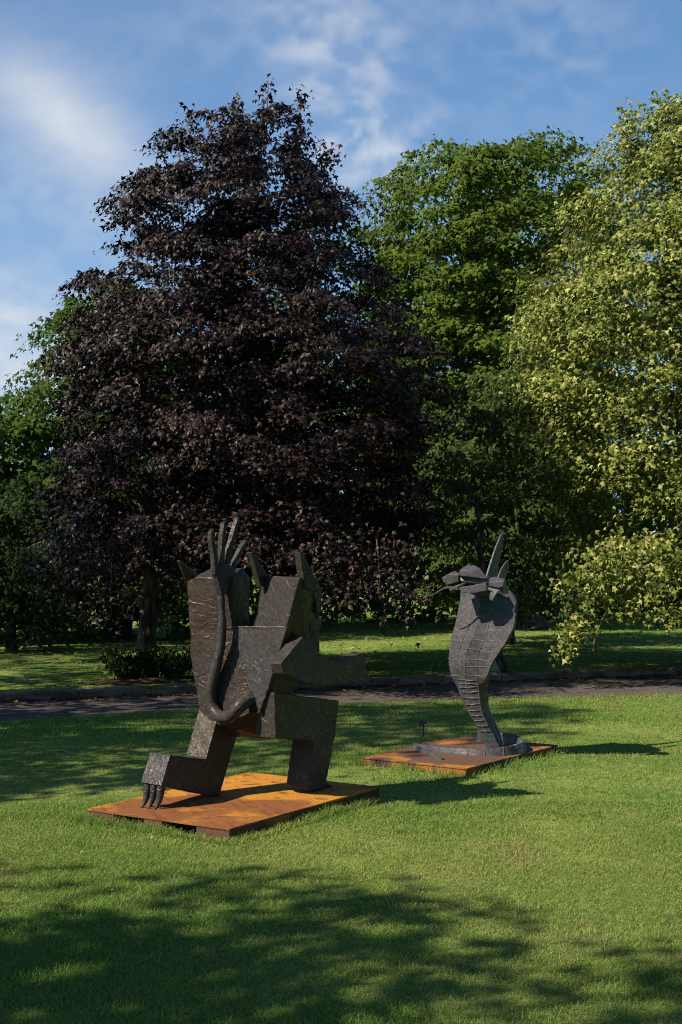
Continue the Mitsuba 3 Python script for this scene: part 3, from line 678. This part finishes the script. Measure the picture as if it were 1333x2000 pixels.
# ------------------------------------------------------------------ the serpent
K = thing('serpent_sculpture', 'dark bronze hooded serpent rearing up on the brown plate', 'sculpture')
LV = np.array([
    [(0.2, 0.079, 0.080), (0.2, 0.083, 0.080), (0.2, 0.198, 0.080), (0.2, 0.204, 0.080)],
    [(0.2, 0.012, 0.194), (0.16, 0.044, 0.201), (0.16, 0.158, 0.21), (0.2, 0.165, 0.204)],
    [(0.17, -0.028, 0.299), (0.12, 0.01, 0.306), (0.12, 0.115, 0.314), (0.17, 0.124, 0.31)],
    [(0.14, -0.083, 0.402), (0.09, -0.04, 0.41), (0.09, 0.084, 0.418), (0.14, 0.092, 0.414)],
    [(0.11, -0.129, 0.528), (0.06, -0.085, 0.535), (0.06, 0.083, 0.545), (0.11, 0.098, 0.541)],
    [(0.06, -0.142, 0.615), (0.04, -0.092, 0.619), (0.04, 0.085, 0.629), (0.06, 0.134, 0.63)],
    [(0.015, -0.149, 0.684), (0.03, -0.096, 0.686), (0.03, 0.086, 0.696), (-0.0, 0.196, 0.704)],
    [(-0.005, -0.162, 0.785), (0.02, -0.095, 0.786), (0.02, 0.091, 0.795), (-0.03, 0.255, 0.806)],
    [(-0.015, -0.158, 0.869), (0.02, -0.08, 0.87), (0.02, 0.11, 0.878), (-0.05, 0.326, 0.892)],
    [(-0.015, -0.141, 0.994), (0.03, -0.033, 0.996), (0.03, 0.166, 1.003), (-0.06, 0.418, 1.017)],
    [(-0.0, -0.112, 1.119), (0.05, 0.012, 1.121), (0.05, 0.187, 1.126), (-0.05, 0.467, 1.139)],
    [(0.03, -0.1, 1.243), (0.08, 0.019, 1.244), (0.08, 0.184, 1.248), (-0.02, 0.465, 1.258)],
    [(0.05, -0.098, 1.325), (0.1, 0.022, 1.326), (0.1, 0.173, 1.329), (-0.0, 0.427, 1.337)],
    [(0.07, -0.1, 1.395), (0.11, 0.025, 1.40), (0.11, 0.167, 1.40), (0.03, 0.340, 1.395)]])
from scipy.interpolate import PchipInterpolator
ls = np.linspace(0, len(LV) - 1, 64)
LF = PchipInterpolator(np.arange(len(LV)), LV, axis=0)(ls)      # rings x 4 x 3
hood = np.clip((ls - 5) / 2, 0, 1)
LF[:, 0, 0] = LF[:, 0, 0] * (1 - hood) + (LF[:, 1, 0] + .012) * hood
LF[:, 0, 1] -= .022 * hood
LF[:, 1:3, 0] -= .012 * hood[:, None]
rings = []
for q, hd in zip(LF, hood):
    Lp, c0, c1, Rp = q
    mid = 0.5 * (c0 + c1) + np.array([-0.024, 0, 0])
    lm, rm = 0.5 * (Lp + c0) + np.array([-.004 * hd, 0, 0]), 0.5 * (c1 + Rp) + np.array([.03 * hd, 0, 0])
    th_ = 0.022
    bR = Rp + np.array([th_ + .04 * (1 - hd), .004, 0])
    bL = Lp + np.array([th_ + .04 * (1 - hd), -.004, 0])
    bk1, bk0 = c1 + np.array([.085, 0.0, 0]), c0 + np.array([.085, 0, 0])
    bmid = 0.5 * (c0 + c1) + np.array([.11, 0, 0])
    brm, blm = rm + np.array([.035, 0, 0]), lm + np.array([.035, 0, 0])
    rings.append([Lp, lm, c0, mid, c1, rm, Rp, bR, brm, bk1, bmid, bk0, blm, bL])
rings = np.array(rings)
nr, m_ = rings.shape[:2]
v = np.vstack([rings.reshape(-1, 3), rings[0].mean(0)[None], rings[-1].mean(0)[None]])
f = []
for i in range(nr - 1):
    for j in range(m_):
        a_, b_ = i * m_ + j, i * m_ + (j + 1) % m_
        f += [(a_, b_, b_ + m_), (a_, b_ + m_, a_ + m_)]
for j in range(m_):
    f += [(nr * m_, (j + 1) % m_, j), (nr * m_ + 1, (nr - 1) * m_ + j, (nr - 1) * m_ + (j + 1) % m_)]
st = trimesh.Trimesh(v, np.array(f), process=False)
vv, ff = trimesh.remesh.subdivide_to_size(st.vertices, st.faces, .04, max_iter=10)
st = trimesh.Trimesh(vv, ff, process=True)
w_ = (meshkit.fbm(st.vertices * 12, 3, 8) - .5) * .006
st = trimesh.Trimesh(B(st.vertices + st.vertex_normals * w_[:, None]), st.faces, process=False)
if st.volume < 0:
    st.invert()
put(K + '__body', st, 'serpent_bronze', smooth=24, label='rising neck and spread hood with scale plates')


def seam(points, r):
    t_ = tube(B(np.asarray(points)), r, 6)
    put(K + '__body__seam', t_, 'seam_bronze', smooth=True)


rng = RNG(71)
off = np.array([-0.001, 0, 0])
for i in np.r_[np.arange(6, 26, 2.0), np.arange(26.5, 60, 3.4)]:
    i = int(i)
    R_ = rings[i]
    wide = hood[i] > .3
    sag = np.array([0, 0, -0.018]) * hood[i]
    pts = [R_[0] + off, R_[1] + off + sag, R_[2] + off + sag * .6, R_[3] + off, R_[4] + off + sag * .6, R_[5] + off + sag, R_[6] + off] if wide else [R_[2] + off, R_[3] + off, R_[4] + off]
    pts = np.array(pts) + rng.normal(size=(len(pts), 3)) * np.array([0, 0, .004])
    seam(spline(pts, 14) if not wide else np.vstack([np.linspace(a_, b_, 4) for a_, b_ in zip(pts[:-1], pts[1:])]), .0028 if wide else .0040)
for j, rad in ((2, .0045), (4, .0045), (3, .0022)):
    seam(rings[8:62 if j != 3 else 62:2, j] + off, rad)
# tail coil lying on the plate
P = np.array([(.56, -.20), (.53, .0), (.50, .15), (.42, .25), (.30, .35), (.12, .40), (-.03, .375), (-.12, .27), (-.17, .10), (-.17, -.08), (-.12, -.30), (-.06, -.46)])
hts = np.array([.092, .092, .09, .086, .082, .076, .068, .057, .049, .043, .037, .032])
pc, ph = spline(np.c_[P, 0 * P[:, 0]], 70, hts)
pc = pc[:, :2]
tn = unit(np.gradient(pc, axis=0))
nrm2 = np.stack([-tn[:, 1], tn[:, 0]], -1)


def strip(pc, ph, nrm2, wb, wt):
    n_ = len(pc)
    col4 = [np.c_[pc + nrm2 * wb[:, None], np.full(n_, .079)], np.c_[pc + nrm2 * wt[:, None], .079 + ph], np.c_[pc - nrm2 * wt[:, None], .079 + ph], np.c_[pc - nrm2 * wb[:, None], np.full(n_, .079)]]
    v = np.stack(col4, 1).reshape(-1, 3)
    f = []
    for i in range(n_ - 1):
        for j in range(4):
            a_, b_ = i * 4 + j, i * 4 + (j + 1) % 4
            f += [(a_, b_, b_ + 4), (a_, b_ + 4, a_ + 4)]
    f += [(0, 2, 1), (0, 3, 2), (n_ * 4 - 4, n_ * 4 - 3, n_ * 4 - 2), (n_ * 4 - 4, n_ * 4 - 2, n_ * 4 - 1)]
    t_ = trimesh.Trimesh(B(v), np.array(f), process=False)
    if t_.volume < 0:
        t_.invert()
    return t_


put(K + '__tail', strip(pc, ph, nrm2, .012 + .26 * ph, .006 + .06 * ph), 'serpent_bronze', smooth=24, label='low coil of tail lying on the plate')
p2 = np.array([(-.03, -.47), (-.14, -.40), (-.30, -.20), (-.42, -.03), (-.52, .10)])
pc2, ph2 = spline(np.c_[p2, 0 * p2[:, 0]], 24, np.array([.032, .034, .03, .024, .014]))
pc2 = pc2[:, :2]
t2 = unit(np.gradient(pc2, axis=0))
put(K + '__tail__tip', strip(pc2, ph2, np.stack([-t2[:, 1], t2[:, 0]], -1), .012 + .25 * ph2, .008 + .05 * ph2), 'serpent_bronze', smooth=24)
for i in range(12, 62, 5):
    h_, wb, wt = ph[i], .012 + .26 * ph[i], .006 + .06 * ph[i]
    pts = [np.r_[pc[i] - nrm2[i] * (wb + .001), .082], np.r_[pc[i] - nrm2[i] * (wt + .001), .08 + h_], np.r_[pc[i] + nrm2[i] * (wt + .001), .08 + h_], np.r_[pc[i] + nrm2[i] * (wb + .001), .082]]
    put(K + '__tail__seam', tube(B(np.vstack([np.linspace(a_, b_, 4) for a_, b_ in zip(pts[:-1], pts[1:])])), .004, 5), 'seam_bronze', smooth=True)
# head
H = K + '__head'


def fwd(pts):
    """The head juts out in front of the hood."""
    p = np.asarray(pts, float)
    return np.c_[p[:, 0] * .977 - .22, p[:, 1] * .977 + .131, 1.7 + (p[:, 2] - 1.7) * .977]


hd = hull(fwd([(0.0, -.067, 1.495), (-.02, -.035, 1.452), (0, .01, 1.435), (0, .182, 1.43), (0, .19, 1.48), (.10, -.05, 1.50), (.10, .16, 1.48), (.12, 0, 1.40), (.12, .17, 1.40)]), .004)
put(H, cast(hd, B, .03, .002), 'serpent_bronze', smooth=24)
bigb = hull(fwd([(-.06, -.025, 1.536), (-.06, -.030, 1.498), (-.06, .093, 1.488), (-.06, .093, 1.531), (.10, -.10, 1.537), (.10, -.055, 1.573), (.06, .036, 1.573), (.0, .125, 1.550), (-.02, .195, 1.475), (.1, .132, 1.464), (.1, -.107, 1.472)]), .004)
put(H + '__brow', cast(bigb, B, .03, .002), 'serpent_bronze', smooth=24)
lb = hull(fwd([(-.02, -.215, 1.474), (-.02, -.198, 1.441), (-.02, -.153, 1.425), (-.02, -.068, 1.449), (-.03, -.058, 1.50), (-.03, -.127, 1.506), (.1, -.172, 1.526), (.1, -.13, 1.512), (.1, -.238, 1.497), (.1, -.094, 1.455)]), .004)
put(H + '__snout', cast(lb, B, .03, .002), 'serpent_bronze', smooth=24)
lj = hull(fwd([(-.03, -.043, 1.394), (-.03, -.017, 1.360), (-.03, .085, 1.358), (-.03, .20, 1.384), (-.03, .196, 1.424), (-.03, .111, 1.421), (-.03, .021, 1.407), (.10, -.03, 1.39), (.10, .2, 1.39), (.1, .0, 1.36), (.1, .15, 1.36)]), .004)
put(H + '__jaw', cast(lj, B, .03, .002), 'serpent_bronze', smooth=24)
tg = hull(fwd([(-.02, .003, 1.438), (-.02, -.036, 1.418), (-.02, -.09, 1.393), (-.02, -.138, 1.368), (-.02, -.15, 1.392), (.03, -.06, 1.43), (.03, -.14, 1.392), (.03, -.0, 1.44)]), .003)
pts = spline([(0, -.13, 1.392), (-.01, -.172, 1.396), (-.02, -.225, 1.377), (-.02, -.284, 1.345), (-.02, -.337, 1.326), (-.02, -.365, 1.323)], 20)
put(H + '__tongue', trimesh.util.concatenate([cast(tg, B, .03, .001), tube(B(fwd(pts)), np.linspace(.010, .003, 20), 6)]), 'serpent_bronze', smooth=24)
rb_ = hull(fwd([(-.10, .267, 1.446), (-.10, .266, 1.422), (-.10, .35, 1.407), (-.10, .388, 1.418), (-.10, .394, 1.452), (-.10, .295, 1.444), (0, .22, 1.475), (0, .264, 1.486), (0, .345, 1.471), (0, .363, 1.452), (0, .357, 1.419), (0, .214, 1.417)]), .004)
put(H + '__cheek', cast(rb_, B, .03, .002), 'serpent_bronze', smooth=24)
sk = hull(fwd([(-.085, .246, 1.392), (-.08, .265, 1.412), (-.07, .37, 1.41), (-.06, .364, 1.356), (-.09, .318, 1.361), (.04, .27, 1.40), (.05, .35, 1.36), (.05, .36, 1.42)]), .003)
fl = hull(fwd([(-.09, .27, 1.365), (-.09, .320, 1.358), (-.10, .292, 1.302), (-.09, .262, 1.318), (-.06, .29, 1.35), (-.05, .31, 1.36)]), .003)
put(H + '__barbel', cast(sk + fl, B, .03, .001), 'serpent_bronze', smooth=24)
nk = hull([(-.16, .10, 1.44), (-.16, .28, 1.43), (-.14, .12, 1.36), (-.14, .30, 1.36), (.09, .03, 1.40), (.09, .20, 1.40), (.10, .03, 1.33), (.10, .19, 1.33)], .004)
put(H + '__nape', cast(nk, B, .03, .002), 'serpent_bronze', smooth=24)
put(H + '__horn', cast(hull([(u, w, z) for u, z in ((.028, 1.473), (.12, 1.618), (.2, 1.735), (.285, 1.830), (.306, 1.832), (.312, 1.80), (.253, 1.637), (.2, 1.474)) for w in (.158, .168)], .003)
                     + hull([(.03, .14, 1.47), (.19, .14, 1.47), (.03, .175, 1.47), (.19, .175, 1.47), (.05, .14, 1.38), (.16, .14, 1.38), (.05, .17, 1.38), (.16, .17, 1.38)], .003), B, .03, .0015), 'serpent_bronze', smooth=24)
put(H + '__horn', cast(hull([(u, w, z) for u, z in ((-.015, 1.470), (.045, 1.545), (.131, 1.609), (.160, 1.617), (.164, 1.554), (.10, 1.470)) for w in (.288, .297)], .003), B, .03, .0015), 'serpent_bronze', smooth=24)

# ------------------------------------------------------------------ small things
thing('plaque', 'small black label plate on a thin stake behind the serpent plate', 'sign')
px, py = 0.735, 12.35
put('plaque__stake', tube([(px, py, -.02), (px, py, .06), (px + .002, py + .004, .125)], .006, 8), 'black_paint', smooth=True)
pl = trimesh.creation.box((.075, .055, .004))
pl.apply_transform(trimesh.transformations.euler_matrix(math.radians(38), math.radians(-14), math.radians(-20)))
pl.apply_translation((px, py, .138))
put('plaque__panel', pl, 'black_paint')
thing('utility_cabinet', 'pale green cabinet standing on the far lawn beside the maple trunk', 'cabinet')
put('utility_cabinet__body', cast(hull([(x, y, z) for x in (-3.28, -3.11) for y in (24.3, 24.46) for z in (.12, .56)], .012), edge=.1, amp=.001), 'green_paint', smooth=30)
put('utility_cabinet__lid', cast(hull([(x, y, z) for x in (-3.30, -3.09) for y in (24.28, 24.48) for z in (.578, .60)], .008), edge=.1, amp=.001), 'green_paint', smooth=30)
thing('leaning_board', 'grey-green wedge-shaped board propped against the slim leaning trunk', 'board')
put('leaning_board', cast(hull([(1.86, 17.88, .10), (2.06, 17.86, .10), (1.93, 17.93, .40), (1.86, 17.93, .36), (1.86, 17.90, .10), (2.06, 17.88, .10), (1.93, 17.95, .40), (1.86, 17.95, .36)], .003), edge=.1, amp=.001), 'green_paint', smooth=30)

# ------------------------------------------------------------------ grass
rng = RNG(81)


def inside(x, y, F, u0, u1, w0, w1, m=0.0):
    d = np.stack([x - F.c[0], y - F.c[1]], -1)
    u, w = d @ F.M[:2, 0], d @ F.M[:2, 1]
    return (u > u0 - m) & (u < u1 + m) & (w > w0 - m) & (w < w1 + m)


def blades(n, d0, d1, h, wd, power, bent, seed):
    rng = RNG(seed)
    d = (d0 ** power + rng.uniform(0, 1, n) * (d1 ** power - d0 ** power)) ** (1 / power)
    x = rng.uniform(-1, 1, n) * (0.262 * d + 0.15)
    wide = rng.uniform(size=n) < 0.24
    x = np.where(wide, np.sign(x) * (0.262 * d + 0.15 + rng.uniform(0, 1, n) ** 1.3 * 2.6), x)
    y = d
    keep = (y < near_y(x) + 0.06 * rng.normal(size=n)) & ~inside(x, y, A, -.835, .84, -.56, .56, -.004) & ~inside(x, y, B, -.76, .735, -.495, .45, -.004)
    x, y = x[keep], y[keep]
    n = len(x)
    cl = meshkit.fbm(np.stack([x * 4.0, y * 4.0, 0 * x], -1), 3, 31)
    cl2 = meshkit.fbm(np.stack([x * 0.8, y * 0.8, 0 * x], -1), 4, 32)
    cl3 = meshkit.fbm(np.stack([x * 2.1 + 7, y * 2.1, 0 * x], -1), 3, 35)
    edge = (inside(x, y, A, -.835, .84, -.56, .56, .10) | inside(x, y, B, -.76, .735, -.495, .45, .10))
    H_ = h * (0.35 + 1.1 * cl + 0.6 * np.clip((cl2 - .5) * 3, -.3, 1)) * rng.uniform(0.6, 1.25, n) * np.where(edge, 2.3, 1.0)
    a = rng.uniform(0, 2 * np.pi, n)
    lean = np.stack([np.cos(a), np.sin(a), 0 * a], -1) * (H_ * rng.uniform(0.3, 1.5, n))[:, None]
    b = rng.uniform(0, 2 * np.pi, n)
    W = np.stack([np.cos(b), np.sin(b), 0 * b], -1) * (wd * rng.uniform(0.7, 1.3, n) * np.clip(y / 6, 1, 3))[:, None]
    p0 = np.stack([x, y, 0 * x - 0.002], -1)
    up = np.array([0, 0, 1.0])
    if bent:
        m_ = p0 + lean * 0.32 + up * (H_ * 0.62)[:, None]
        t_ = p0 + lean + up * H_[:, None]
        v = np.stack([p0 - W, p0 + W, m_ - W * .8, m_ + W * .8, t_], 1).reshape(-1, 3)
        f = np.array([(0, 1, 3), (0, 3, 2), (2, 3, 4)])
        q = 5
    else:
        t_ = p0 + lean * .8 + up * H_[:, None]
        v = np.stack([p0 - W, p0 + W, t_], 1).reshape(-1, 3)
        f, q = np.array([(0, 1, 2)]), 3
    f = (f[None] + (np.arange(n) * q)[:, None, None]).reshape(-1, 3)
    g = np.clip(0.45 + 2.4 * (cl2 - .5) + 0.5 * (cl - .5), 0, 1)[:, None]
    col = np.array([(0.285, 0.370, 0.105)]) * (1 - g) + np.array([(0.170, 0.315, 0.070)]) * g
    dry = rng.uniform(size=n) < 0.07 + 0.55 * np.clip((cl3 - .56) * 4, 0, 1) * np.clip((.62 - cl2) * 5, 0, 1)
    col[dry] = np.array([0.36, 0.33, 0.16])
    col = col * rng.uniform(0.7, 1.35, (n, 1))
    return v, f, np.repeat(col, q, 0)


put_leaves('lawn_grass', [blades(250000, 3.9, 9.2, .024, .0015, 1.6, True, 82), blades(230000, 7.0, 16.6, .026, .0016, 1.3, False, 83)], 'grass_blade', kind='stuff')
n = 90000
x = rng.uniform(-8, 10, n)
y = far_y(x) + 0.12 + (rng.uniform(0, 1, n) ** 1.3) * 15
keep = np.abs(x) < 0.262 * y + 0.8
x, y = x[keep], y[keep]
n = len(x)
z = far_z(x, y)
a, b = rng.uniform(0, 2 * np.pi, (2, n))
H_ = .026 * rng.uniform(.5, 1.3, n)
p0 = np.stack([x, y, z - .003], -1)
W = np.stack([np.cos(b), np.sin(b), 0 * b], -1) * .005
t_ = p0 + np.stack([np.cos(a) * .04, np.sin(a) * .04, H_], -1)
v = np.stack([p0 - W, p0 + W, t_], 1).reshape(-1, 3)
col = np.array([(0.135, 0.205, 0.042)]) * rng.uniform(.8, 1.2, (n, 1))
put_leaves('far_grass', [(v, np.arange(3 * n).reshape(-1, 3), np.repeat(col, 3, 0))], 'grass_blade', kind='stuff')


def litter(key, label, xs_, ys_, zs_, size, pal, seed):
    rng = RNG(seed)
    n = len(xs_)
    pos = np.stack([xs_, ys_, zs_], -1)
    tip = unit(np.stack([rng.normal(size=n), rng.normal(size=n), .15 * rng.normal(size=n)], -1))
    nrm = unit(np.stack([.45 * rng.normal(size=n), .45 * rng.normal(size=n), np.ones(n)], -1))
    pal = np.asarray(pal, float)
    thing(key, label, 'leaves')
    labels[key]['kind'] = 'stuff'
    put_leaves(key, [leaves(pos, tip, nrm, size * rng.uniform(.6, 1.2, n), pal[rng.integers(0, len(pal), n)] * rng.uniform(.7, 1.3, (n, 1)), 'lobe')], 'leaf_green')


n = 520
fx = rng.uniform(-5.2, 3.5, n)
fy = far_y(fx) + 1.0 + rng.uniform(0, 1, n) * 6.5
litter('fallen_leaves', 'scattered pale yellow fallen leaves on the far lawn', fx, fy, far_z(fx, fy) + .03, .085, [(0.42, 0.40, 0.16), (0.30, 0.28, 0.10), (0.36, 0.30, 0.12)], 91)
n = 1100
gx = rng.uniform(-4.5, 6, n)
gy = far_y(gx) - rng.exponential(.10, n) - .01
litter('gutter_leaves', 'brown leaf litter gathered on the road along the kerb', gx, gy, 0 * gx + .004, .06, [(0.16, 0.10, 0.05), (0.10, 0.06, 0.035), (0.26, 0.18, 0.09)], 92)
n = 170
dx = rng.uniform(-1.8, 2.8, n)
dy = rng.uniform(5.2, 13, n)
ok = (np.abs(dx) < .25 * dy) & ~inside(dx, dy, A, -.835, .84, -.56, .56, .05) & ~inside(dx, dy, B, -.76, .735, -.495, .45, .05)
litter('lawn_leaves', 'a few small brown and grey fallen leaves on the near lawn', dx[ok], dy[ok], 0 * dx[ok] + .03, .026, [(0.30, 0.14, 0.06), (0.34, 0.32, 0.28), (0.16, 0.11, 0.08), (0.40, 0.34, 0.16)], 93)
